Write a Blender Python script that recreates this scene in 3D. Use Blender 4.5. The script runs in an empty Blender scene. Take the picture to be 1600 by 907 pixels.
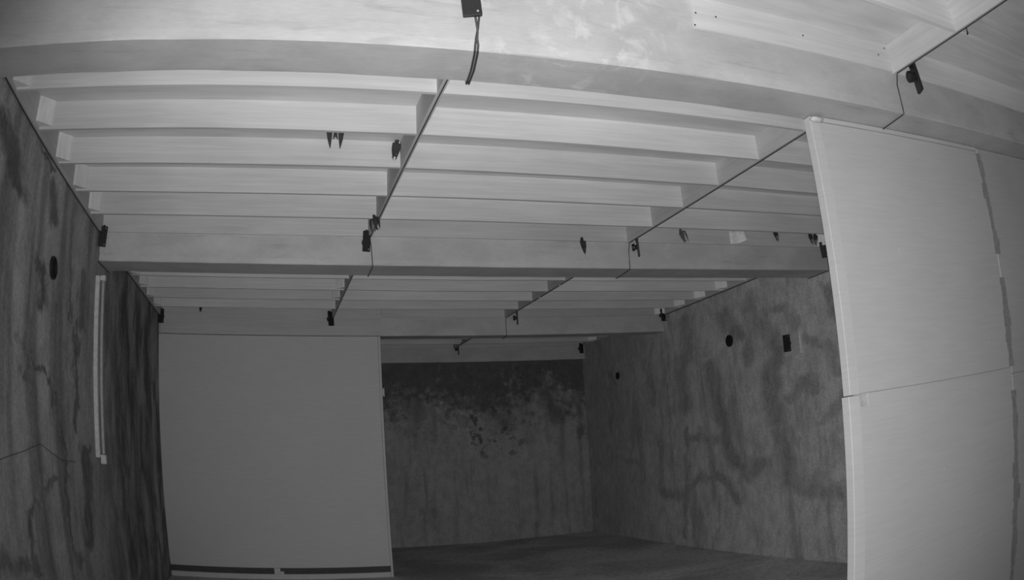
import bpy, bmesh, math, random
from mathutils import Matrix, Vector, noise

rnd = random.Random(7)
scene = bpy.context.scene
COL = scene.collection

# ------------------------------------------------------------------ camera
cam_d = bpy.data.cameras.new('camera')
cam = bpy.data.objects.new('camera', cam_d)
COL.objects.link(cam)
scene.camera = cam
RIGHT, UP, FWD = Vector((0.954564, -0.29205, -0.059284)), Vector((-0.016509, -0.250454, 0.967988)), Vector((0.297548, 0.923027, 0.243896))
CAM = Vector((0.0, 0.0, 1.133))
cam.matrix_world = Matrix(((RIGHT.x, UP.x, -FWD.x, CAM.x), (RIGHT.y, UP.y, -FWD.y, CAM.y), (RIGHT.z, UP.z, -FWD.z, CAM.z), (0, 0, 0, 1)))
cam_d.sensor_fit = 'HORIZONTAL'
cam_d.sensor_width = 16.0
cam_d.sensor_height = 9.07
cam_d.lens = 12.37
cam_d.clip_start = 0.01
# the security camera's wide lens bends straight lines (barrel distortion)
cam_d.type = 'PANO'
cam_d.panorama_type = 'FISHEYE_LENS_POLYNOMIAL'
cam_d.fisheye_fov = math.radians(170)
cam_d.fisheye_polynomial_k0 = 0.0
cam_d.fisheye_polynomial_k1 = -0.0805399
cam_d.fisheye_polynomial_k2 = -0.000296318
cam_d.fisheye_polynomial_k3 = 4.348051e-05
cam_d.fisheye_polynomial_k4 = -1.034781e-05
cam_d.shift_x = 0.004287
cam_d.shift_y = -0.06281

# ------------------------------------------------------------------ world, lights, exposure
world = bpy.data.worlds.new('world')
scene.world = world
world.use_nodes = True
world.node_tree.nodes['Background'].inputs[0].default_value = (0.02, 0.02, 0.02, 1)
world.node_tree.nodes['Background'].inputs[1].default_value = 1.0

# the infrared lamps in the security camera's face: the only light in the room
lamp_d = bpy.data.lights.new('infrared_lamp', 'SPOT')
lamp_d.energy = 295.0
lamp_d.color = (1, 1, 1)
lamp_d.spot_size = math.radians(112)
lamp_d.spot_blend = 1.0
lamp_d.shadow_soft_size = 0.02
lamp = bpy.data.objects.new('infrared_lamp', lamp_d)
COL.objects.link(lamp)
lamp.location = (0.0, 0.01, 1.085)
lamp.rotation_euler = (Matrix.Rotation(math.radians(-6), 3, 'Z') @ FWD).to_track_quat('-Z', 'Y').to_euler()

vs = scene.view_settings
vs.view_transform = 'Standard'
vs.look = 'None'
vs.exposure = 0.0
vs.gamma = 1.0
vs.use_curve_mapping = False

# ------------------------------------------------------------------ room measures (metres)
XL, XA, XB, XR = -1.028, 0.562, 2.147, 3.787          # left wall, two cross boards, right wall
ZJ, ZC, ZB = 2.333, 2.453, 2.170                      # plank bottoms, ceiling, beam bottoms
BEAMS = [(1.789, 1.979), (4.231, 4.480), (6.845, 7.030), (8.987, 9.20)]
YBACK = -1.6
YFAR = 9.00
TP = 0.020                                            # plank thickness

# ------------------------------------------------------------------ materials
def new_mat(name, rough=0.8, spec=0.25):
    m = bpy.data.materials.new(name)
    m.use_nodes = True
    nt = m.node_tree
    b = nt.nodes['Principled BSDF']
    b.inputs['Roughness'].default_value = rough
    b.inputs['Specular IOR Level'].default_value = spec
    return m, nt, b

class NG:
    """Tiny helper to wire shader nodes."""
    def __init__(self, nt):
        self.nt = nt
    def node(self, t, **kw):
        n = self.nt.nodes.new(t)
        for k, v in kw.items():
            setattr(n, k, v)
        return n
    def link(self, a, b):
        self.nt.links.new(a, b)
    def pos(self, scale=(1, 1, 1), loc=(0, 0, 0)):
        g = self.node('ShaderNodeNewGeometry')
        m = self.node('ShaderNodeMapping')
        m.inputs['Scale'].default_value = scale
        m.inputs['Location'].default_value = loc
        self.link(g.outputs['Position'], m.inputs['Vector'])
        return m.outputs['Vector']
    def noise(self, vec, scale, detail=4, rough=0.55, dist=0.0):
        n = self.node('ShaderNodeTexNoise')
        n.inputs['Scale'].default_value = scale
        n.inputs['Detail'].default_value = detail
        n.inputs['Roughness'].default_value = rough
        n.inputs['Distortion'].default_value = dist
        self.link(vec, n.inputs['Vector'])
        return n.outputs['Fac']
    def ramp(self, fac, a, b, va=0.0, vb=1.0):
        n = self.node('ShaderNodeMapRange', interpolation_type='SMOOTHSTEP')
        n.inputs['From Min'].default_value = a
        n.inputs['From Max'].default_value = b
        n.inputs['To Min'].default_value = va
        n.inputs['To Max'].default_value = vb
        self.link(fac, n.inputs['Value'])
        return n.outputs['Result']
    def math(self, op, a, b=None):
        n = self.node('ShaderNodeMath', operation=op)
        for i, v in enumerate((a, b)):
            if v is None:
                continue
            if isinstance(v, (int, float)):
                n.inputs[i].default_value = v
            else:
                self.link(v, n.inputs[i])
        return n.outputs[0]
    def grey(self, val, bsdf):
        c = self.node('ShaderNodeCombineColor')
        for i in range(3):
            self.link(val, c.inputs[i])
        self.link(c.outputs[0], bsdf.inputs['Base Color'])
    def bump(self, h, bsdf, strength=0.2, dist=0.01):
        n = self.node('ShaderNodeBump')
        n.inputs['Strength'].default_value = strength
        n.inputs['Distance'].default_value = dist
        self.link(h, n.inputs['Height'])
        self.link(n.outputs[0], bsdf.inputs['Normal'])
    def xyz(self):
        g = self.node('ShaderNodeNewGeometry')
        s = self.node('ShaderNodeSeparateXYZ')
        self.link(g.outputs['Position'], s.inputs[0])
        return s.outputs

def plain(name, v, rough=0.6, spec=0.3):
    m, nt, b = new_mat(name, rough, spec)
    g = NG(nt)
    n = g.noise(g.pos((1, 1, 1)), 40, 3)
    g.grey(g.ramp(n, 0.25, 0.75, v * 0.88, v * 1.12), b)
    return m

def wood(name, v, scale=(0.8, 14, 22), var=0.07, loc=(0, 0, 0), rough=0.65):
    m, nt, b = new_mat(name, rough, 0.3)
    g = NG(nt)
    grain = g.noise(g.pos(scale, loc), 3.0, 6, 0.6, 0.6)
    blot = g.noise(g.pos((0.9, 2, 2), loc), 1.7, 3)
    r = g.node('ShaderNodeObjectInfo')
    k = g.math('ADD', g.ramp(grain, 0.3, 0.7, 1 - var, 1 + var), g.ramp(blot, 0.3, 0.7, -0.06, 0.06))
    k = g.math('MULTIPLY', k, g.math('ADD', g.math('MULTIPLY', r.outputs['Random'], 0.16), 0.92))
    g.grey(g.math('MULTIPLY', k, v), b)
    g.bump(grain, b, 0.12, 0.004)
    return m

def painted_beam(name, v, worn=None):
    m, nt, b = new_mat(name, 0.55, 0.35)
    g = NG(nt)
    big = g.noise(g.pos((1.0, 1.6, 1.6)), 3.2, 4, 0.6)
    patch = g.noise(g.pos((1.0, 1.0, 1.0), (3, 1, 0)), 13, 5, 0.62, 0.5)
    zone = g.noise(g.pos((1, 1, 1), (0.4, 0, 0)), 2.1, 2)
    fine = g.noise(g.pos((6, 20, 30)), 6, 3)
    streak = g.noise(g.pos((1.1, 9, 9), (5, 0, 0)), 2.5, 4, 0.6, 0.8)
    white = g.math('MULTIPLY', g.ramp(patch, 0.50, 0.68, 0, 0.30 if worn else 0.06), g.ramp(zone, 0.40, 0.60))
    if worn:      # the stretch of the beam where old whitewash still clings
        x = g.xyz()['X']
        white = g.math('MULTIPLY', white, g.math('MULTIPLY', g.ramp(x, worn[0] - 0.25, worn[0] + 0.15), g.ramp(x, worn[1] - 0.2, worn[1] + 0.3, 1, 0)))
    k = g.math('ADD', g.ramp(big, 0.3, 0.7, 0.88, 1.08), white)
    k = g.math('ADD', k, g.ramp(fine, 0.3, 0.7, -0.03, 0.03))
    k = g.math('SUBTRACT', k, g.ramp(streak, 0.57, 0.75, 0, 0.16))
    g.grey(g.math('MULTIPLY', k, v), b)
    g.bump(patch, b, 0.15, 0.004)
    return m

# damp marks seen on the walls: polylines (along the wall, height), half width, strength
STROKES_R = [([(2.645, 2.171), (2.639, 1.991), (2.704, 1.689)], 0.0639, 0.8), ([(2.529, 2.055), (2.42, 2.021), (2.364, 1.849)], 0.0353, 0.8), ([(2.577, 1.942), (2.485, 1.698), (2.561, 1.533), (2.551, 1.302), (2.521, 1.141), (2.494, 0.925), (2.472, 0.648)], 0.0716, 1), ([(2.864, 2.124), (2.828, 1.998), (2.754, 1.912)], 0.0609, 0.9), ([(3.203, 2.196), (3.209, 1.928), (3.284, 1.713), (3.273, 1.382)], 0.0732, 0.9), ([(3.021, 1.725), (2.988, 1.513), (2.95, 1.201), (2.891, 0.879), (2.763, 0.708), (2.633, 0.833)], 0.0669, 1), ([(2.308, 1.735), (2.174, 1.638), (2.127, 1.418)], 0.033, 0.7), ([(2.433, 1.303), (2.321, 1.417), (2.294, 1.342)], 0.0537, 0.9), ([(2.243, 1.089), (2.111, 1.21)], 0.042, 0.6), ([(2.147, 2.043), (2.105, 1.819)], 0.0372, 0.9), ([(3.286, 0.588), (3.141, 0.718), (2.965, 0.679), (2.863, 0.493)], 0.0467, 0.9), ([(2.447, 0.616), (2.166, 0.535)], 0.0776, 0.9), ([(4.421, 0.838), (4.08, 0.953), (3.825, 0.851)], 0.0366, 0.8), ([(3.767, 1.232), (3.786, 0.745)], 0.0342, 0.7), ([(3.553, 1.057), (3.56, 0.622)], 0.0391, 0.9), ([(3.275, 1.183), (3.309, 0.626), (3.347, 0.09)], 0.0248, 0.9), ([(3.226, 1.085), (3.021, 1.029)], 0.0532, 0.9), ([(3.544, 0.542), (3.366, 0.515)], 0.0767, 0.9), ([(4.442, 0.549), (4.436, 0.217)], 0.0391, 0.8), ([(3.644, 1.907), (3.598, 1.494)], 0.053, 0.8), ([(4.09, 1.902), (4.148, 1.212)], 0.0514, 0.9)]
STROKES_L = [([(0.616, 2.191), (0.659, 2.056)], 0.0473, 1), ([(0.729, 2.307), (0.784, 2.304)], 0.0138, 1), ([(0.787, 2.24), (0.809, 2.102)], 0.0312, 0.8), ([(0.772, 1.876), (0.787, 1.72)], 0.0244, 1), ([(0.895, 2.164), (0.917, 1.713)], 0.0094, 0.7), ([(0.974, 2.011), (0.979, 1.755)], 0.0266, 0.7), ([(0.734, 1.61), (0.731, 1.381)], 0.0202, 0.8), ([(0.677, 1.569), (0.68, 1.477)], 0.0142, 0.7), ([(0.751, 1.482), (0.843, 1.366), (0.883, 1.046), (0.871, 0.633)], 0.0114, 0.9), ([(0.841, 0.979), (0.725, 0.839), (0.716, 0.583)], 0.0157, 0.8), ([(0.996, 1.118), (0.979, 0.62)], 0.0331, 0.9), ([(0.946, 1.758), (0.949, 1.186)], 0.0128, 0.8), ([(0.886, 0.62), (0.904, 0.554)], 0.0304, 0.8), ([(0.61, 0.696), (0.682, 0.638)], 0.0342, 0.7)]
STROKES_F = [([(1.467, 2.01), (1.675, 1.633)], 0.1332, 0.8), ([(2.078, 2.076), (2.517, 1.607), (2.744, 1.444)], 0.1132, 0.8), ([(3.186, 2.048), (3.395, 1.488)], 0.1164, 0.9), ([(3.7, 1.87), (3.697, 1.231)], 0.0551, 0.8), ([(1.623, 2.121), (3.689, 2.07)], 0.1072, 0.8)]

def concrete_wall(name, light, dark, kind):
    """Bare stained concrete: drips run down, sprayed arcs and blotches of damp, each at its own place."""
    m, nt, b = new_mat(name, 0.9, 0.15)
    g = NG(nt)
    ax, ky, strokes = {'left': ('Y', 0.25, STROKES_L), 'right': ('Y', 0.5, STROKES_R), 'far': ('X', 1.0, STROKES_F)}[kind]
    fine = g.noise(g.pos((1, 1, 1)), 60, 4, 0.7)
    blot = g.noise(g.pos((1, 1, 0.8)), 2.3, 5, 0.6, 0.4)
    w1 = g.noise(g.pos((1, 1, 1), (3, 5, 7)), 7, 4, 0.6)
    w2 = g.noise(g.pos((1, 1, 1), (13, 2, 9)), 7, 4, 0.6)
    o = g.xyz()
    u = g.math('ADD', g.math('MULTIPLY', o[ax], ky), g.math('MULTIPLY', g.math('SUBTRACT', w1, 0.5), (0.30 if kind == 'far' else 0.16) * (0.5 + 0.5 * ky)))
    v = g.math('ADD', o['Z'], g.math('MULTIPLY', g.math('SUBTRACT', w2, 0.5), 0.30 if kind == 'far' else 0.18))
    cb = g.node('ShaderNodeCombineXYZ')
    g.link(u, cb.inputs[0])
    g.link(v, cb.inputs[1])
    P = cb.outputs[0]
    def vm(op, a, b_=None):
        n = g.node('ShaderNodeVectorMath', operation=op)
        for i, q in enumerate((a, b_)):
            if q is None:
                continue
            if isinstance(q, tuple):
                n.inputs[i].default_value = q
            else:
                g.link(q, n.inputs[i])
        return n
    s = None
    for pts, hw, wt in strokes:
        dmin = None
        for (ax0, az0), (ax1, az1) in zip(pts, pts[1:]):
            ba = (ax1 - ax0, az1 - az0, 0.0)
            l2 = max(1e-6, ba[0] ** 2 + ba[1] ** 2)
            pa = vm('SUBTRACT', P, (ax0, az0, 0.0)).outputs[0]
            h = g.node('ShaderNodeMath', operation='MULTIPLY', use_clamp=True)
            h.inputs[1].default_value = 1.0 / l2
            g.link(vm('DOT_PRODUCT', pa, ba).outputs['Value'], h.inputs[0])
            sc = g.node('ShaderNodeVectorMath', operation='SCALE')
            sc.inputs[0].default_value = ba
            g.link(h.outputs[0], sc.inputs['Scale'])
            d = vm('DISTANCE', pa, sc.outputs[0]).outputs['Value']
            dmin = d if dmin is None else g.math('MINIMUM', dmin, d)
        k = g.ramp(dmin, hw * 0.25, hw * 1.55, wt, 0.0)
        s = k if s is None else g.math('MAXIMUM', s, k)
    patchy = g.noise(g.pos((1.5, 1.5, 0.7), (4, 1, 2)), 5, 5, 0.65, 0.3)
    s = g.math('MULTIPLY', s, g.ramp(patchy, 0.32, 0.60, 0.75 if kind == 'left' else 0.6, 1.0))
    if kind == 'left':
        drip = g.noise(g.pos((2.4, 2.4, 0.30)), 1.5, 4, 0.5, 0.15)
        far = g.ramp(o['Y'], 3.6, 5.2)
        s2 = g.noise(g.pos((1.5, 1.5, 0.7), (2, 1, 0)), 2.4, 6, 0.65, 0.2)
        s = g.math('MAXIMUM', s, g.ramp(drip, 0.46, 0.66, 0, 0.75))
        s = g.math('MAXIMUM', s, g.math('MULTIPLY', g.ramp(s2, 0.38, 0.60, 0.25, 1.0), far))
    elif kind == 'right':
        drip = g.noise(g.pos((2.6, 2.6, 0.7)), 1.7, 5, 0.62, 0.4)
        s = g.math('MAXIMUM', s, g.ramp(drip, 0.47, 0.66, 0, 0.75))
        s = g.math('MAXIMUM', s, g.ramp(blot, 0.54, 0.70, 0, 0.6))
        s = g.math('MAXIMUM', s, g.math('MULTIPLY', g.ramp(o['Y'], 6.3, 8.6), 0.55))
    else:
        n1 = g.noise(g.pos((1.0, 1, 1.2)), 3.4, 6, 0.65)
        n2 = g.noise(g.pos((1.0, 1, 1.0), (2, 0, 1)), 14, 4, 0.65)
        edge = g.math('ADD', o['Z'], g.math('MULTIPLY', g.math('SUBTRACT', n1, 0.5), 1.7))
        edge = g.math('ADD', edge, g.math('MULTIPLY', g.math('SUBTRACT', n2, 0.5), 1.3))
        near = g.math('MULTIPLY', g.ramp(o['Z'], 0.92, 1.15), g.math('MULTIPLY', g.ramp(o['X'], 1.9, 2.4), g.ramp(o['X'], 2.7, 3.2, 1, 0)))
        specks = g.ramp(g.noise(g.pos((1.0, 1, 1.2), (6, 0, 2)), 8.5, 4, 0.6), 0.53, 0.60)
        s = g.math('MAXIMUM', s, g.math('MULTIPLY', near, specks))
        drip = g.noise(g.pos((5, 5, 0.6)), 1.6, 4, 0.55, 0.25)
        s = g.math('MAXIMUM', s, g.ramp(edge, 1.28, 1.95))
        s = g.math('MAXIMUM', s, g.ramp(drip, 0.50, 0.70, 0, 0.45))
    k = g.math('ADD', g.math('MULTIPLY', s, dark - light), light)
    k = g.math('MULTIPLY', k, g.ramp(blot, 0.25, 0.75, 0.92, 1.08))
    mott = g.noise(g.pos((1, 1, 0.7), (8, 8, 8)), 11, 5, 0.7, 0.3)
    k = g.math('MULTIPLY', k, g.ramp(mott, 0.30, 0.70, 0.85, 1.14))
    k = g.math('MULTIPLY', k, g.ramp(fine, 0.3, 0.7, 0.84, 1.16))
    g.grey(k, b)
    g.bump(fine, b, 0.25, 0.004)
    return m

def board_mat(name, v, seed=0.0, var=0.05):
    m, nt, b = new_mat(name, 0.6, 0.3)
    g = NG(nt)
    big = g.noise(g.pos((1, 1, 1), (seed, 0, 0)), 1.5, 3)
    fib = g.noise(g.pos((4, 4, 60), (seed, 0, 0)), 2.0, 3)
    spk = g.noise(g.pos((1, 1, 1), (seed, 2, 0)), 45, 2)
    k = g.math('ADD', g.ramp(big, 0.3, 0.7, 1 - var, 1 + var), g.ramp(fib, 0.3, 0.7, -0.03, 0.03))
    k = g.math('ADD', k, g.ramp(spk, 0.74, 0.80, 0, 0.25))
    g.grey(g.math('MULTIPLY', k, v), b)
    return m

M_PLANK = wood('planed_pale_timber', 0.62)
M_CROSS = wood('planed_timber_lengthwise', 0.52, (14, 0.8, 22))
M_BLOCK = wood('fresh_white_timber', 0.72, (9, 9, 2))
M_BLOCK2 = wood('white_filler_timber', 0.90, (9, 9, 2))
M_CEIL = wood('ceiling_ply', 0.60, (0.8, 6, 6), 0.08)
M_BEAM = painted_beam('painted_concrete', 0.53)
M_BEAM1 = painted_beam('worn_painted_concrete', 0.46, (0.45, 1.15))
M_FACE = wood('painted_timber', 0.54)
M_WL = concrete_wall('stained_concrete_streaked', 0.48, 0.14, 'left')
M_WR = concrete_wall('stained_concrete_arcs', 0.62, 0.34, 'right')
M_WF = concrete_wall('mouldy_concrete', 0.39, 0.14, 'far')
M_WB = plain('bare_concrete', 0.2, 0.9)
M_PANEL = board_mat('white_cement_board', 0.50, 0.0, 0.03)
M_EDGE = board_mat('board_trim', 0.52, 3.0)
M_PART = board_mat('pale_partition_board', 0.62, 8.0, 0.015)
M_PANEL2 = board_mat('greyer_cement_board', 0.45, 5.0)
M_SLOT_SHADE = plain('painted_slot_shade', 0.10, 0.9)
M_STUD = plain('grey_backing', 0.42, 0.9)
M_PUTTY = plain('dark_putty', 0.29, 0.9)
M_BLACK = plain('black_plastic', 0.018, 0.45, 0.4)
M_RUBBER = plain('black_cable', 0.05, 0.6, 0.3)
M_CABLE = plain('dusty_cable', 0.13, 0.7)
M_HOLE_SHADE = plain('vent_hole_shade', 0.008, 0.9, 0.1)  # near-black colour stands for the shade inside the vent holes
M_STEEL = plain('dull_steel', 0.35, 0.4, 0.5)
M_WHITE = plain('white_enamel', 0.62, 0.4, 0.4)
M_TUBE = plain('frosted_tube', 0.42, 0.55, 0.3)
M_BIRD = plain('sooty_feathers', 0.045, 0.8, 0.2)
M_BIRD2 = plain('dusty_brown_feathers', 0.11, 0.8, 0.2)
M_CARD = plain('white_card', 0.85, 0.8, 0.2)

def floor_mat():
    m, nt, b = new_mat('dirty_concrete_floor', 0.85, 0.2)
    g = NG(nt)
    big = g.noise(g.pos((1, 1, 1)), 1.1, 5, 0.6, 0.6)
    fine = g.noise(g.pos((1, 1, 1)), 26, 5, 0.7)
    k = g.math('MULTIPLY', g.ramp(big, 0.35, 0.65, 0.48, 0.76), g.ramp(fine, 0.3, 0.7, 0.75, 1.25))
    g.grey(k, b)
    g.bump(fine, b, 0.3, 0.006)
    return m
M_FLOOR = floor_mat()

# ------------------------------------------------------------------ mesh helpers
def link_obj(name, me, parent=None):
    o = bpy.data.objects.new(name, me)
    COL.objects.link(o)
    if parent is not None:
        o.parent = parent
        o.matrix_parent_inverse = parent.matrix_world.inverted()
    return o

def finish(name, bm, mat, parent=None, smooth=False):
    bmesh.ops.recalc_face_normals(bm, faces=bm.faces)
    me = bpy.data.meshes.new(name)
    bm.to_mesh(me)
    bm.free()
    me.materials.append(mat)
    if smooth:
        for p in me.polygons:
            p.use_smooth = True
    return link_obj(name, me, parent)

def add_box(bm, x0, x1, y0, y1, z0, z1, bevel=0.0):
    r = bmesh.ops.create_cube(bm, size=1.0, matrix=Matrix.Translation(((x0 + x1) / 2, (y0 + y1) / 2, (z0 + z1) / 2)) @ Matrix.Diagonal((x1 - x0, y1 - y0, z1 - z0, 1)))
    if bevel > 0:
        es = list({e for v in r['verts'] for e in v.link_edges})
        bmesh.ops.bevel(bm, geom=es, offset=bevel, segments=1, affect='EDGES')

def box(name, x0, x1, y0, y1, z0, z1, mat, parent=None, bevel=0.0):
    bm = bmesh.new()
    add_box(bm, x0, x1, y0, y1, z0, z1, bevel)
    return finish(name, bm, mat, parent)

def add_tube(bm, pts, r, n=8):
    pts = [Vector(p) for p in pts]
    rings = []
    for i, p in enumerate(pts):
        a = pts[max(0, i - 1)]
        c = pts[min(len(pts) - 1, i + 1)]
        t = (c - a).normalized()
        u = t.cross(Vector((0, 0, 1)))
        if u.length < 0.05:
            u = t.cross(Vector((1, 0, 0)))
        u.normalize()
        w = t.cross(u)
        rings.append([bm.verts.new(p + r * (math.cos(2 * math.pi * k / n) * u + math.sin(2 * math.pi * k / n) * w)) for k in range(n)])
    for a, c in zip(rings, rings[1:]):
        for k in range(n):
            bm.faces.new((a[k], a[(k + 1) % n], c[(k + 1) % n], c[k]))
    bm.faces.new(rings[0])
    bm.faces.new(rings[-1][::-1])

def add_lathe(bm, prof, n=20, mtx=Matrix()):
    """prof: (radius, z) pairs; closed at both ends."""
    rings = [[bm.verts.new(mtx @ Vector((max(r, 1e-4) * math.cos(2 * math.pi * k / n), max(r, 1e-4) * math.sin(2 * math.pi * k / n), z))) for k in range(n)] for r, z in prof]
    for a, c in zip(rings, rings[1:]):
        for k in range(n):
            bm.faces.new((a[k], a[(k + 1) % n], c[(k + 1) % n], c[k]))
    bm.faces.new(rings[0])
    bm.faces.new(rings[-1][::-1])

def add_prism(bm, pts2, z0, z1):
    a = [bm.verts.new((x, y, z0)) for x, y in pts2]
    b = [bm.verts.new((x, y, z1)) for x, y in pts2]
    n = len(a)
    bm.faces.new(a)
    bm.faces.new(b[::-1])
    for k in range(n):
        bm.faces.new((a[k], a[(k + 1) % n], b[(k + 1) % n], b[k]))

def tag(o, label, cat=None, group=None, kind=None):
    o['label'] = label
    if cat:
        o['category'] = cat
    if group:
        o['group'] = group
    if kind:
        o['kind'] = kind
    return o

def thing(name, loc, label, cat, group=None, rot=(0, 0, 0)):
    o = bpy.data.objects.new(name, None)
    COL.objects.link(o)
    o.location = loc
    o.rotation_euler = rot
    o.empty_display_size = 0.05
    return tag(o, label, cat, group)

def part(name, bm, mat, parent, smooth=False):
    """A part modelled in its thing's own coordinates."""
    bmesh.ops.recalc_face_normals(bm, faces=bm.faces)
    me = bpy.data.meshes.new(name)
    bm.to_mesh(me)
    bm.free()
    me.materials.append(mat)
    if smooth:
        for p in me.polygons:
            p.use_smooth = True
    o = bpy.data.objects.new(name, me)
    COL.objects.link(o)
    o.parent = parent
    return o

# ------------------------------------------------------------------ the setting
tag(box('floor', XL, XR, YBACK, YFAR, -0.1, 0.0, M_FLOOR), 'dark dirty concrete floor of the room', 'floor', kind='structure')
ceiling = tag(box('ceiling', XL, XR, YBACK, YFAR, ZC, ZC + 0.06, M_CEIL), 'pale boarded ceiling hung with rows of nesting planks', 'ceiling', kind='structure')
tag(box('wall_left', XL - 0.12, XL, YBACK, YFAR + 0.12, -0.1, ZC + 0.06, M_WL), 'streaked dark concrete wall beside the tube lamp', 'wall', kind='structure')
tag(box('wall_right', XR, XR + 0.12, YBACK, YFAR + 0.12, -0.1, ZC + 0.06, M_WR), 'stained grey concrete wall with sprayed arcs and vent holes', 'wall', kind='structure')
tag(box('wall_far', XL, XR, YFAR, YFAR + 0.12, -0.1, ZC + 0.06, M_WF), 'dark mouldy concrete wall at the end of the room', 'wall', kind='structure')
tag(box('wall_back', XL, XR, YBACK - 0.12, YBACK, -0.1, ZC + 0.06, M_WB), 'bare concrete wall behind the viewpoint', 'wall', kind='structure')

def beam(y0, y1, label, amp=0.0025, mat=M_BEAM, x0=XL, x1=XR, z0=ZB):
    """A cast beam: its lower edges wander a little."""
    bm = bmesh.new()
    n = 96
    rows = []
    for i in range(n + 1):
        x = x0 + (x1 - x0) * i / n
        j = [noise.noise(Vector((x * 5.0, y0 * 3 + k * 9.1, 2.0))) * amp * 2 for k in range(4)]
        rows.append([bm.verts.new((x, y0, ZC)), bm.verts.new((x, y0, z0 + 0.03)), bm.verts.new((x, y0 + 0.002 + abs(j[0]), z0 + 0.004 + j[1])), bm.verts.new((x, y0 + 0.008, z0 + j[1] * 0.3)),
                     bm.verts.new((x, y1 - 0.012, z0 + j[3] * 0.3)), bm.verts.new((x, y1 - abs(j[2]), z0 + j[3] * 0.5)), bm.verts.new((x, y1, z0 + 0.03)), bm.verts.new((x, y1, ZC))])
    for a, c in zip(rows, rows[1:]):
        for k in range(8):
            bm.faces.new((a[k], a[(k + 1) % 8], c[(k + 1) % 8], c[k]))
    bm.faces.new(rows[0])
    bm.faces.new(rows[-1][::-1])
    return tag(finish('ceiling_beam', bm, mat), label, 'beam', kind='structure')

b1 = beam(*BEAMS[0], 'wide patchy painted beam across the top of the view', 0.003, M_BEAM1)
b2 = beam(*BEAMS[1], 'second painted beam, with birds and speakers on its face')
b3 = beam(*BEAMS[2], 'third painted beam, above the pale partition')
b4 = beam(BEAMS[3][0] - 0.07, 9.0, 'last beam, along the top of the mouldy wall', 0.004)
Y4 = BEAMS[3][0] - 0.07

def plank(x0, x1, y, parent=ceiling, t=TP, z0=ZJ, name='nesting_plank', mat=M_PLANK):
    """One board on edge; faint sag and unevenness along its lower edge."""
    bm = bmesh.new()
    n = 6
    rows = []
    sd = rnd.uniform(0, 50)
    for i in range(n + 1):
        x = x0 + (x1 - x0) * i / n
        dz = noise.noise(Vector((x * 1.3 + sd, y, 0))) * 0.004
        dy = noise.noise(Vector((x * 0.9 + sd, y, 5))) * 0.004
        rows.append([bm.verts.new((x, y + dy * 0.3, ZC)), bm.verts.new((x, y + dy, z0 + dz + 0.001)), bm.verts.new((x, y + dy + 0.002, z0 + dz)), bm.verts.new((x, y + t + dy - 0.002, z0 + dz)), bm.verts.new((x, y + t + dy, z0 + dz + 0.001)), bm.verts.new((x, y + t, ZC))])
    for a, c in zip(rows, rows[1:]):
        for k in range(6):
            bm.faces.new((a[k], a[(k + 1) % 6], c[(k + 1) % 6], c[k]))
    bm.faces.new(rows[0])
    bm.faces.new(rows[-1][::-1])
    return finish(name, bm, mat, parent)

TX = 0.022   # thickness of a cross board
COLS = [(XL + TX, XA - TX / 2), (XA + TX / 2, XB - TX / 2), (XB + TX / 2, XR - TX)]
J = [2.388 + 0.372 * k for k in range(5)]
K = [5.288, 5.666, 6.045, 6.424]
L = [7.42, 7.80, 8.17, 8.55]
for y in J:
    for c in COLS:
        plank(c[0], c[1], y)
for y in K:
    for c in COLS:
        plank(c[0], c[1], y)
for y in L:
    for c in COLS[1:]:
        plank(c[0], c[1], y)
for y in (1.392, 1.014):
    for c in COLS[1:]:
        plank(c[0], c[1], y)

NAILS = [(1.236, 2.391), (1.224, 2.343), (1.312, 2.39), (1.678, 2.391), (2.114, 2.43), (2.066, 2.392)]
# facing boards nailed against the beams, level with the planks
def facing(x0, x1, y, parent, mat=M_FACE):
    return plank(x0, x1, y - 0.014, parent, 0.014, ZJ, 'facing_board', mat)
fb = facing(1.225, COLS[1][1], BEAMS[0][0], b1, M_PLANK)
facing(COLS[2][0], COLS[2][1], BEAMS[0][0], b1, M_PLANK)
for nx_, nz_ in NAILS:      # nail heads in the nearest facing board
    bm = bmesh.new()
    add_lathe(bm, [(0.0, 0.0), (0.0032, 0.0), (0.0028, 0.0014), (0.0, 0.0018)], 8, Matrix.Translation((nx_, BEAMS[0][0] - 0.0165, nz_)) @ Matrix.Rotation(math.pi / 2, 4, 'X'))
    finish('nail', bm, M_BLACK, fb)
for c in COLS:
    facing(c[0], c[1], BEAMS[1][0], b2)
for c in COLS[1:]:
    facing(max(c[0], 1.003), c[1], BEAMS[2][0], b3)
    facing(c[0], c[1], Y4, b4)
plank(XL + TX, 0.995, BEAMS[2][0] - 0.016, b3, 0.016, ZB + 0.002, 'filler_board', M_FACE)

# cross boards along the room, and boards along both walls
bays = [(-0.2, BEAMS[0][0]), (BEAMS[0][1], BEAMS[1][0]), (BEAMS[1][1], BEAMS[2][0]), (BEAMS[2][1], Y4)]
for i, (y0, y1) in enumerate(bays):
    for x in (XA, XB):
        if i == 3 and x == XA:
            continue
        box('cross_board', x - TX / 2, x + TX / 2, y0, y1, ZJ - 0.003, ZC, M_CROSS, ceiling, 0.0015)
    if i < 3:
        box('wall_board', XL, XL + TX, y0, y1, ZJ - 0.003, ZC, M_CROSS, ceiling, 0.0015)
    box('wall_board', XR - TX, XR, y0, y1, ZJ - 0.003, ZC, M_CROSS, ceiling, 0.0015)

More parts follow.
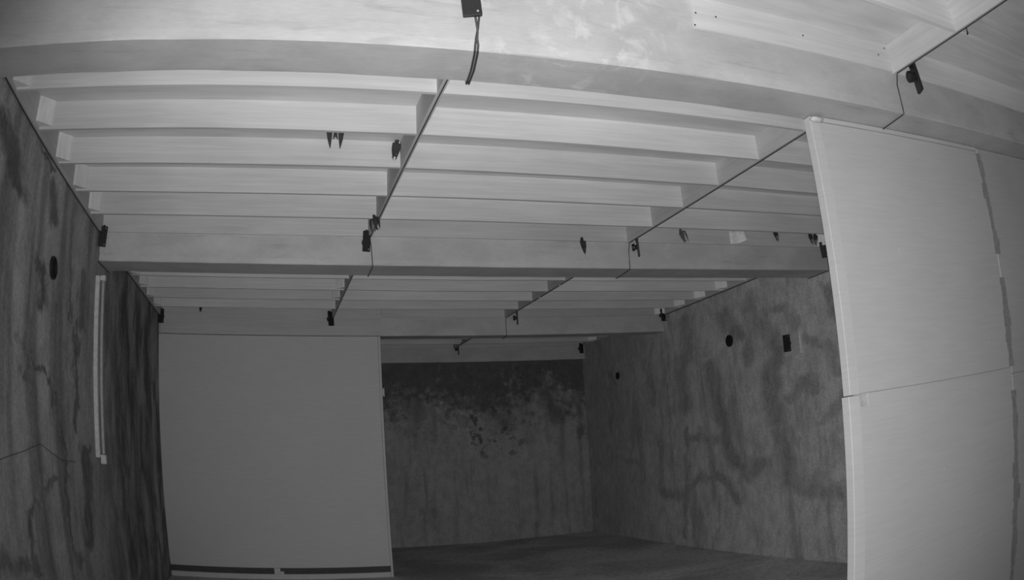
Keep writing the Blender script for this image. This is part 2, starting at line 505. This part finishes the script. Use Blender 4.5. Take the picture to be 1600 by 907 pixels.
# three-cornered blocks where the planks meet the boards
def corner_block(x, y, sx, leg=0.06, mat=M_BLOCK, z0=ZJ + 0.008):
    bm = bmesh.new()
    add_prism(bm, [(x, y), (x + sx * leg, y), (x + sx * leg * 0.93, y - leg * 0.16), (x + sx * leg * 0.16, y - leg * 0.93), (x, y - leg)], z0 + rnd.uniform(-0.004, 0.004), ZC)
    return finish('corner_block', bm, mat, ceiling)
for y in J:
    corner_block(XL + TX, y, 1, 0.062)
for y in K:
    corner_block(XL + TX, y, 1, 0.062)
for y in K[1:] + [BEAMS[2][0] - 0.014]:
    corner_block(XR - TX, y, -1, 0.075, M_BLOCK2)
for y in L[2:]:
    corner_block(XR - TX, y, -1, 0.075, M_BLOCK2)
corner_block(XR - TX, BEAMS[1][0] - 0.014, -1, 0.07, M_BLOCK2)
for y in K[1:3]:
    corner_block(XA - TX / 2, y, -1, 0.06)
corner_block(XB - TX / 2, L[3], -1, 0.06)

# ------------------------------------------------------------------ pale partition under the third beam
XP = 0.983
YP = BEAMS[2][0]
pt = thing('wall_partition', (XL, YP, 0), 'large pale smooth partition closing the bay under the third beam', 'partition')
pt['kind'] = 'structure'
bm = bmesh.new()
add_box(bm, 0.0, XP - 0.022 - XL, 0.0, 0.03, 0.105, ZB - 0.004, 0.0015)
part('board', bm, M_PART, pt)
bm = bmesh.new()
add_box(bm, XP - 0.021 - XL, XP - XL, -0.004, 0.05, 0.0, ZB - 0.004, 0.002)
part('edge_strip', bm, M_PART, pt)
bm = bmesh.new()
add_box(bm, 0.0, XP - 0.022 - XL, -0.006, 0.05, 0.0, 0.048, 0.003)
part('bottom_rail', bm, M_PART, pt)
bm = bmesh.new()
add_box(bm, -0.075 - XL, -0.020 - XL, -0.010, 0.04, 0.0481, 0.104, 0.002)
add_box(bm, -0.020 - XL, 0.012 - XL, -0.009, 0.03, 0.0481, 0.075, 0.002)
part('foot', bm, M_PART, pt)
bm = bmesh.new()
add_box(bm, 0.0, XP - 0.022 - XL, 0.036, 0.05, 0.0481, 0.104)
part('slot_shade_strip', bm, M_SLOT_SHADE, pt)  # dark strip closing the open slot, its shade put into the colour
bm = bmesh.new()
add_box(bm, XP - XL, XP + 0.02 - XL, 0.0, 0.03, 1.64, 1.70, 0.003)
add_tube(bm, [(XP + 0.012 - XL, -0.004, 1.63), (XP + 0.012 - XL, -0.004, 1.71)], 0.006)
part('hinge', bm, M_WHITE, pt)

# ------------------------------------------------------------------ white boarded panel under the first beam
YW = 1.943
XW = 1.768
pw = thing('wall_panel', (XW, YW, 0), 'white boarded partition with a stained seam under the first beam', 'partition')
pw['kind'] = 'structure'
SX = 2.832
def wp(name, x0, x1, y0, y1, z0, z1, mat, bev=0.0015):
    bm = bmesh.new()
    add_box(bm, x0 - XW, x1 - XW, y0 - YW, y1 - YW, z0, z1, bev)
    return part(name, bm, mat, pw)
wp('board', 1.815, SX - 0.004, YW, YW + 0.012, 1.1875, 2.150, M_PANEL)
# lower board with a small square notch at its top corner
bm = bmesh.new()
pts = [(1.815, 0.0), (SX - 0.006, 0.0), (SX - 0.006, 1.186), (1.862, 1.186), (1.862, 1.142), (1.818, 1.142), (1.815, 1.142)]
fr = [bm.verts.new((x - XW, -0.001, z)) for x, z in pts]
bk = [bm.verts.new((x - XW, 0.011, z)) for x, z in pts]
bm.faces.new(fr)
bm.faces.new(bk[::-1])
for k in range(len(pts)):
    bm.faces.new((fr[k], fr[(k + 1) % len(pts)], bk[(k + 1) % len(pts)], bk[k]))
part('board', bm, M_PANEL, pw)
wp('board', SX + 0.008, XR - 0.001, YW + 0.002, YW + 0.014, 1.16, 2.168, M_PANEL2)
wp('board', SX + 0.007, XR - 0.001, YW + 0.001, YW + 0.013, 0.0, 1.157, M_PANEL2)
wp('stile', 1.770, 1.8145, YW - 0.003, YW + 0.034, 1.185, 2.166, M_EDGE)
wp('stile', 1.761, 1.8145, YW - 0.005, YW + 0.034, 0.0, 1.182, M_EDGE)
wp('top_rail', 1.8155, SX - 0.008, YW - 0.006, YW + 0.034, 2.151, 2.168, M_PANEL)
wp('backing_stud', 1.8155, XR - 0.001, YW + 0.0145, YW + 0.034, 0.0, 2.150, M_STUD, 0)
bm = bmesh.new()
for i in range(60):      # ragged putty left along the upright seam
    z = 0.03 + i * 0.0352
    a = noise.noise(Vector((z * 4.0, 3.0, 1.0)))
    c = noise.noise(Vector((z * 9.0, 8.0, 1.0)))
    if a + 0.5 * c < -0.35:
        continue
    w = 0.014 + 0.034 * abs(a) + 0.016 * abs(c)
    xx = SX + 0.003 + 0.012 * c
    add_box(bm, xx - w - XW, xx + w - XW, -0.0022, 0.011, z, z + 0.0352, 0.0006)
o = part('seam_putty', bm, M_PUTTY, pw)
o['kind'] = 'stuff'
bm = bmesh.new()     # lighter lump of filler at the panel's top corner
add_lathe(bm, [(0.0, -0.03), (0.014, -0.026), (0.02, -0.01), (0.018, 0.01), (0.012, 0.026), (0.0, 0.03)], 10, Matrix.Translation((0.028, -0.012, 2.152)) @ Matrix.Rotation(math.pi / 2, 4, 'Y') @ Matrix.Diagonal((0.55, 0.8, 1.0, 1)))
part('filler_lump', bm, M_EDGE, pw, True)

# ------------------------------------------------------------------ loudspeakers
def speaker(loc, label, rot=(0, 0, 0), group='bird call speakers', plate=(0.05, 0.118), driver_side=1, bracket=True):
    """Small black piezo tweeter: upright plate, round driver behind it, bent bracket and screws.
    Local axes: the plate faces -Y, the driver stands off its back (+Y)."""
    t = thing('tweeter_speaker', loc, label, 'speaker', group, rot)
    w, h = plate
    bm = bmesh.new()
    add_box(bm, -w / 2, w / 2, -0.008, 0.005, -h / 2, h / 2, 0.002)
    part('face_plate', bm, M_BLACK, t)
    bm = bmesh.new()
    R = Matrix.Rotation(-math.pi / 2 * driver_side, 4, 'X')
    add_lathe(bm, [(0.0, 0.0055), (0.015, 0.0055), (0.016, 0.010), (0.012, 0.013), (0.012, 0.016), (0.022, 0.017), (0.023, 0.032), (0.019, 0.036), (0.0, 0.036)], 20, R)
    part('driver', bm, M_BLACK, t, False)
    bm = bmesh.new()
    add_box(bm, -0.006, 0.006, 0.0055, 0.009, h / 2 - 0.03, h / 2 + 0.006, 0.001)
    add_box(bm, -0.006, 0.006, 0.0055, 0.034, h / 2 + 0.0061, h / 2 + 0.010, 0.001)
    if bracket:
        part('bracket', bm, M_BLACK, t)
    else:
        bm.free()
    for sz in (-1, 1):
        bm = bmesh.new()
        add_lathe(bm, [(0.0, 0.0), (0.0035, 0.0), (0.003, 0.002), (0.0, 0.0025)], 8, Matrix.Translation((w * 0.28, -0.0082, sz * (h / 2 - 0.012))) @ Matrix.Rotation(math.pi / 2, 4, 'X'))
        part('screw', bm, M_STEEL, t)
    return t

R = math.radians
YF = [b[0] for b in BEAMS]
speaker((0.499, 1.738, 2.306), 'black speaker at the top edge of the view, on the patchy beam', (0, R(-4), R(-12)), plate=(0.052, 0.125))
speaker((2.196, 1.715, 2.300), 'black speaker seen edge-on beside the bent wire above the white panel', (R(-4), R(-2), R(62)), plate=(0.05, 0.13))
speaker((-0.996, 4.195, 2.300), 'black speaker on the second beam against the streaked wall', (0, R(4), R(10)), plate=(0.048, 0.118))
speaker((0.538, 4.190, 2.296), 'black speaker on the second beam beside the first hanging wire', (0, R(3), R(3)), plate=(0.043, 0.118))
speaker((2.188, 4.185, 2.295), 'black speaker seen edge-on on the second beam beside its wire', (R(-2), R(-4), R(64)))
speaker((3.728, 4.190, 2.310), 'black speaker on the second beam partly hidden by the white panel', (0, R(-4), R(-40)), plate=(0.055, 0.118))
speaker((-1.000, 6.800, 2.316), 'black speaker above the partition corner at the streaked wall', (0, R(2), R(-8)), plate=(0.05, 0.125))
speaker((0.540, 6.795, 2.314), 'black speaker over the middle of the pale partition', (0, R(-4), R(28)), plate=(0.055, 0.125))
speaker((2.245, 6.800, 2.322), 'black speaker seen edge-on on the third beam', (0, R(-3), R(68)), plate=(0.05, 0.125))
speaker((3.755, 6.780, 2.325), 'black speaker on the third beam where it meets the stained wall', (0, R(-5), R(12)), plate=(0.055, 0.125))
speaker((2.180, 8.850, 2.315), 'black speaker on the last beam above the mouldy wall', (0, R(4), R(78)), plate=(0.05, 0.13))
speaker((3.720, 8.850, 2.290), 'black speaker in the far corner of the last beam', (0, 0, R(20)), plate=(0.06, 0.12))
mb = box('mounting_board', XR - 0.02, XR, 4.665, 4.86, 1.630, 1.795, M_WHITE, None, 0.002)
tag(mb, 'small white board on the stained wall behind a lone speaker', 'board')
speaker((XR - 0.085, 4.745, 1.722), 'lone black speaker on a white board on the stained wall', (0, 0, R(-62)), plate=(0.060, 0.13), bracket=False)

# ------------------------------------------------------------------ wires
def wire(label, paths, r=0.0026, clips=()):
    bm = bmesh.new()
    for p in paths:
        add_tube(bm, p, r, 6)
    bmesh.ops.recalc_face_normals(bm, faces=bm.faces)
    me = bpy.data.meshes.new('speaker_wire')
    bm.to_mesh(me)
    bm.free()
    me.materials.append(M_RUBBER)
    o = link_obj('speaker_wire', me)
    tag(o, label, 'wire', 'speaker wires along the boards')
    for c in clips:
        cb = bmesh.new()
        add_box(cb, c[0] - 0.009, c[0] + 0.009, c[1] - 0.003, c[1] + 0.003, c[2] - 0.0045, c[2] + 0.004, 0.001)
        finish('cable_clip', cb, M_WHITE, o)
    return o

zw = ZJ - 0.0065
e = 0.006
def over(x, i, drift=0.0):
    """Wire path past beam i: down its face, under it and up its back."""
    y0, y1 = BEAMS[i]
    return [(x, y0 - 0.02, zw), (x, y0 - 0.016, zw - 0.01), (x + drift * 0.5, y0 - e, ZJ - 0.05), (x + drift, y0 - e, ZB + 0.02), (x + drift, y0 - e + 0.001, ZB - e), (x + drift + 0.004, y0 + 0.012, ZB - e), (x + 0.02, y1 - 0.01, ZB - e), (x + 0.02, y1 + e, ZB - e), (x + 0.01, y1 + e, ZB + 0.03), (x, y1 + e, ZJ - 0.02), (x, y1 + 0.02, zw)]
pa = [(XA, 1.99, ZJ - 0.06), (XA, 1.992, ZJ - 0.02), (XA, 2.005, zw), (XA, 3.1, zw + 0.0)] + over(XA, 1, 0.012) + [(XA, 5.6, zw), (XA, 6.75, zw), (XA - 0.006, 6.79, zw - 0.01)]
wire('thin dark wire along the cross board left of centre', [pa])
pb = [(XB, 0.1, zw), (XB, 1.2, zw)] + over(XB, 0, -0.006) + [(XB, 3.0, zw)] + over(XB, 1, -0.006) + [(XB, 5.6, zw)] + over(XB, 2, 0.0) + [(XB, 8.0, zw), (XB, 8.80, zw), (XB, 8.84, zw - 0.005)]
wire('long dark wire running to the edge-on speakers', [pb], clips=[(XB, 5.0, zw), (XB, 5.42, zw), (XB, 5.88, zw)])
wire('dark wire along the foot of the board at the streaked wall', [[(XL + 0.006, 2.0, zw), (XL + 0.006, 3.2, zw)] + [(max(XL + 0.006, x - 0.012), y, z) for x, y, z in over(XL + 0.006, 1)] + [(XL + 0.006, 5.6, zw), (XL + 0.006, 6.78, zw)]], 0.003)
wire('dark wire along the board over the stained wall', [[(XR - 0.008, 4.222, 2.27), (XR - 0.008, 4.222, ZB + 0.01), (XR - 0.008, 4.222, ZB - e), (XR - 0.008, 4.24, ZB - e), (XR - 0.006, 4.47, ZB - e), (XR - 0.006, 4.488, ZB - e), (XR - 0.006, 4.488, zw), (XR - 0.006, 5.6, zw), (XR - 0.006, 6.76, zw)]], 0.003)
# twin lead hanging from the nearest speaker and tucked under the beam
y0, y1 = BEAMS[0]
tw1 = [(0.512, 1.742, 2.245), (0.520, 1.755, 2.215), (0.523, 1.772, 2.195), (0.527, 1.780, 2.180), (0.526, 1.783, ZB - 0.006), (0.530, 1.80, ZB - 0.006), (0.546, 1.90, ZB - 0.006), (0.553, 1.984, ZB - 0.006), (0.556, 1.988, ZB + 0.03), (XA, 1.99, ZJ - 0.06)]
tw2 = [(0.523, 1.742, 2.252), (0.522, 1.757, 2.220), (0.520, 1.772, 2.198), (0.5195, 1.782, 2.180), (0.518, 1.783, ZB - 0.006), (0.522, 1.80, ZB - 0.006), (0.538, 1.90, ZB - 0.006), (0.546, 1.984, ZB - 0.006), (0.549, 1.988, ZB + 0.03)]
wire('twin black lead dangling from the speaker at the top edge', [tw1, tw2], 0.0032)
# loose cable on the streaked wall
cb = bmesh.new()
add_tube(cb, [(XL + 0.004, 2.35, 1.02), (XL + 0.004, 2.60, 1.062), (XL + 0.004, 2.85, 1.09), (XL + 0.005, 3.10, 1.125), (XL + 0.004, 3.28, 1.09), (XL + 0.004, 3.47, 1.057), (XL + 0.004, 3.72, 1.05)], 0.0016, 6)
tag(finish('loose_cable', cb, M_CABLE), 'thin dark cable sagging low along the streaked wall', 'cable')

# ------------------------------------------------------------------ vents through the walls
def vent(y, z, side, r, label):
    x = XL if side < 0 else XR
    t = thing('vent_pipe', (x, y, z), label, 'vent', 'round wall vents', (0, R(90) if side < 0 else R(-90), 0))
    bm = bmesh.new()
    n = 24
    prof = [(r + 0.005, 0.0), (r + 0.005, 0.012), (r, 0.014), (r - 0.002, 0.0125), (r - 0.002, 0.002)]
    rings = [[bm.verts.new((q * math.cos(2 * math.pi * k / n), q * math.sin(2 * math.pi * k / n), h)) for k in range(n)] for q, h in prof]
    for a, c in zip(rings, rings[1:] + rings[:1]):
        for k in range(n):
            bm.faces.new((a[k], a[(k + 1) % n], c[(k + 1) % n], c[k]))
    part('rim', bm, M_BLACK, t)
    bm = bmesh.new()
    add_lathe(bm, [(0.0, 0.001), (r - 0.003, 0.001), (r - 0.003, 0.003), (0.0, 0.003)], 24)
    part('opening_shade_disc', bm, M_HOLE_SHADE, t)  # flat disc on the wall, the hole's inner shade put into its colour
    for k in range(3):
        bm = bmesh.new()
        add_tube(bm, [(-(r - 0.006), (k - 1) * r * 0.5, 0.007), (r - 0.006, (k - 1) * r * 0.5, 0.007)] if k == 1 else [(-r * 0.8, (k - 1) * r * 0.5, 0.007), (r * 0.8, (k - 1) * r * 0.5, 0.007)], 0.0015, 6)
        part('guard_bar', bm, M_BLACK, t)
    return t
vent(3.281, 1.900, -1, 0.047, 'black round vent in the streaked wall')
vent(5.672, 1.888, 1, 0.047, 'black round vent in the stained wall nearer the lone speaker')
vent(8.000, 1.854, 1, 0.036, 'small black vent in the stained wall near the far corner')

# ------------------------------------------------------------------ tube lamp on the streaked wall
tl = thing('tube_lamp', (XL, 4.22, 1.04), 'unlit white tube lamp fixed upright on the streaked wall', 'lamp')
bm = bmesh.new()
add_box(bm, 0.0, 0.026, -0.016, 0.016, 0.035, 1.04, 0.002)
part('batten', bm, M_WHITE, tl)
bm = bmesh.new()
add_tube(bm, [(0.044, 0.012, 0.055), (0.044, 0.012, 1.015)], 0.0095, 14)
part('tube', bm, M_TUBE, tl, False)
for z0, z1 in ((0.0, 0.052), (1.016, 1.045)):
    bm = bmesh.new()
    add_box(bm, 0.0265, 0.060, -0.004, 0.026, z0, z1, 0.003)
    part('lamp_holder', bm, M_WHITE, tl)
for z in (0.06, 1.0):
    bm = bmesh.new()
    add_tube(bm, [(0.044, 0.012, z), (0.044, 0.012, z + 0.02)], 0.0105, 14)
    part('metal_cap', bm, M_STEEL, tl)

# ------------------------------------------------------------------ swiftlets
def bird(loc, label, rot=(0, 0, 0), spread=0.0, droop=1.0, s=1.0, mat=M_BIRD, fork=0.006, tipx=0.004, fat=1.0):
    """A swiftlet clinging upright: head up, belly to the board (+Y), long folded wings reaching past the tail."""
    bm = bmesh.new()
    n = 12
    prof = [(0.052, -0.012, 0.0015, 0.0015), (0.050, -0.006, 0.006, 0.006), (0.046, -0.001, 0.0105, 0.0105), (0.038, 0.0, 0.0118, 0.0115), (0.030, 0.001, 0.0112, 0.0110), (0.020, 0.0, 0.0150, 0.0135), (0.006, 0.0, 0.0168, 0.0145), (-0.010, 0.001, 0.0145, 0.0120), (-0.024, 0.002, 0.0095, 0.0078), (-0.034, 0.002, 0.0065, 0.0040), (-0.050, 0.001, 0.0085, 0.0022)]
    rings = []
    for z, y, rx, ry in prof:
        rings.append([bm.verts.new((rx * math.cos(2 * math.pi * k / n), y + ry * math.sin(2 * math.pi * k / n), z)) for k in range(n)])
    for a, c in zip(rings, rings[1:]):
        for k in range(n):
            bm.faces.new((a[k], a[(k + 1) % n], c[(k + 1) % n], c[k]))
    bm.faces.new(rings[0])
    bm.faces.new(rings[-1][::-1])
    # short beak
    add_tube(bm, [(0, -0.008, 0.047), (0, -0.0145, 0.0475)], 0.0022, 6)
    # forked tail feathers
    for sx in (-1, 1):
        add_tube(bm, [(sx * 0.003, 0.001, -0.042), (sx * fork, 0.0005, -0.054), (sx * (fork + 0.003), 0.0, -0.060)], 0.0024, 6)
    # wings: tapering blades from the shoulders
    for sx in (-1, 1):
        root = Vector((sx * 0.0135, -0.006, 0.024))
        wrist = Vector((sx * (0.0175 + 0.030 * spread), -0.010, 0.016 + 0.012 * spread))
        tip = Vector((sx * (tipx + 0.060 * spread), -0.011, -0.074 * droop + 0.05 * spread))
        ctrl = [root, wrist, wrist.lerp(tip, 0.33) + Vector((sx * 0.003, 0, 0)), wrist.lerp(tip, 0.66) + Vector((sx * 0.002, 0, 0)), tip]
        wid = [0.007 * fat, 0.0085 * fat, 0.0080 * fat, 0.0056 * fat, 0.0013]
        thk = [0.004, 0.0040, 0.0030, 0.0024, 0.0014]
        rr = []
        for i, c in enumerate(ctrl):
            a = ctrl[max(0, i - 1)]
            b = ctrl[min(4, i + 1)]
            t = (b - a).normalized()
            u = t.cross(Vector((0, 1, 0))).normalized()
            w = Vector((0, 1, 0))
            rr.append([bm.verts.new(c + wid[i] * math.cos(2 * math.pi * k / 8) * u + thk[i] * math.sin(2 * math.pi * k / 8) * w) for k in range(8)])
        for a, b in zip(rr, rr[1:]):
            for k in range(8):
                bm.faces.new((a[k], a[(k + 1) % 8], b[(k + 1) % 8], b[k]))
        bm.faces.new(rr[0])
        bm.faces.new(rr[-1][::-1])
    o = finish('swiftlet', bm, mat)
    o.location = loc
    o.rotation_euler = rot
    o.scale = (s, s, s)
    md = o.modifiers.new('weld', 'REMESH')
    md.mode = 'VOXEL'
    md.voxel_size = 0.0013
    md.use_smooth_shade = True
    return tag(o, label, 'bird', 'swiftlets roosting on the planks')

yb = YF[1] - 0.014
bird((0.238, J[1] + TP + 0.016, 2.371), 'swiftlet behind a bright plank, only its wing tips hanging below', (R(3), 0, R(180)), spread=0.12, droop=1.36, tipx=0.012, fat=1.55)
bird((0.530, J[2] - 0.017, 2.418), 'dark swiftlet clinging to a plank near the first wire', (0, R(9), 0), spread=-0.06, s=0.82, fork=0.010, tipx=0.009)
bird((0.539, 3.835, 2.299), 'swiftlet with wings half spread above a black speaker', (0, R(-10), R(-38)), spread=0.30, s=0.80, fork=0.010, tipx=0.012, fat=1.2)
bird((1.826, YF[1] - 0.034, 2.306), 'lone swiftlet clinging to the middle of the second beam', (0, R(-6), 0), spread=-0.08, s=0.85, fork=0.002)
bird((2.530, yb - 0.018, 2.385), 'dark swiftlet on the second beam beside the white card', (0, R(-22), 0), spread=0.22, s=0.85, mat=M_BIRD2)
bird((3.292, yb - 0.017, 2.415), 'swiftlet between the white card and a pair of birds', (0, R(-12), 0), spread=0.0, s=0.8)
bird((3.618, yb - 0.017, 2.402), 'first of two swiftlets side by side, farther from the white panel', (0, R(-10), 0), s=0.78)
bird((3.664, yb - 0.017, 2.400), 'second of two swiftlets side by side, nearer the white panel', (0, R(8), 0), s=0.82)
bird((-0.632, YF[2] - 0.034, 2.395), 'tiny swiftlet on the third beam above the pale partition', (0, R(5), 0), s=0.55)

# white card curling off the second beam
bm = bmesh.new()
nx, nz = 8, 6
g = {}
for i in range(nx + 1):
    for k in range(nz + 1):
        u, v = i / nx, k / nz
        curl = max(0.0, u - 0.55 + 0.35 * (0.5 - v)) ** 2
        g[i, k] = [bm.verts.new((2.908 + 0.124 * u - 0.02 * curl, yb - 0.004 - 0.12 * curl - d, 2.340 + 0.005 * u + 0.090 * v + 0.05 * curl * (1 - v))) for d in (0.0, 0.003)]
for i in range(nx):
    for k in range(nz):
        a, b_, c, d = g[i, k], g[i + 1, k], g[i + 1, k + 1], g[i, k + 1]
        bm.faces.new((a[1], b_[1], c[1], d[1]))
        bm.faces.new((a[0], d[0], c[0], b_[0]))
edge = [(i, 0) for i in range(nx)] + [(nx, k) for k in range(nz)] + [(i, nz) for i in range(nx, 0, -1)] + [(0, k) for k in range(nz, 0, -1)]
for p, q in zip(edge, edge[1:] + edge[:1]):
    bm.faces.new((g[p][0], g[q][0], g[q][1], g[p][1]))
tag(finish('white_card', bm, M_CARD, None, True), 'white card with a curled corner on the second beam', 'card')

# bent hook on the cross board near the white panel
bm = bmesh.new()
add_tube(bm, [(XB + TX / 2 + 0.001, 1.36, 2.352), (XB + TX / 2 + 0.010, 1.362, 2.352), (XB + TX / 2 + 0.014, 1.364, 2.340), (XB + TX / 2 + 0.013, 1.366, 2.318), (XB + TX / 2 + 0.008, 1.366, 2.312)], 0.0035, 8)
tag(finish('wire_hook', bm, M_BLACK), 'small dark hook on the cross board above the white panel', 'hook')
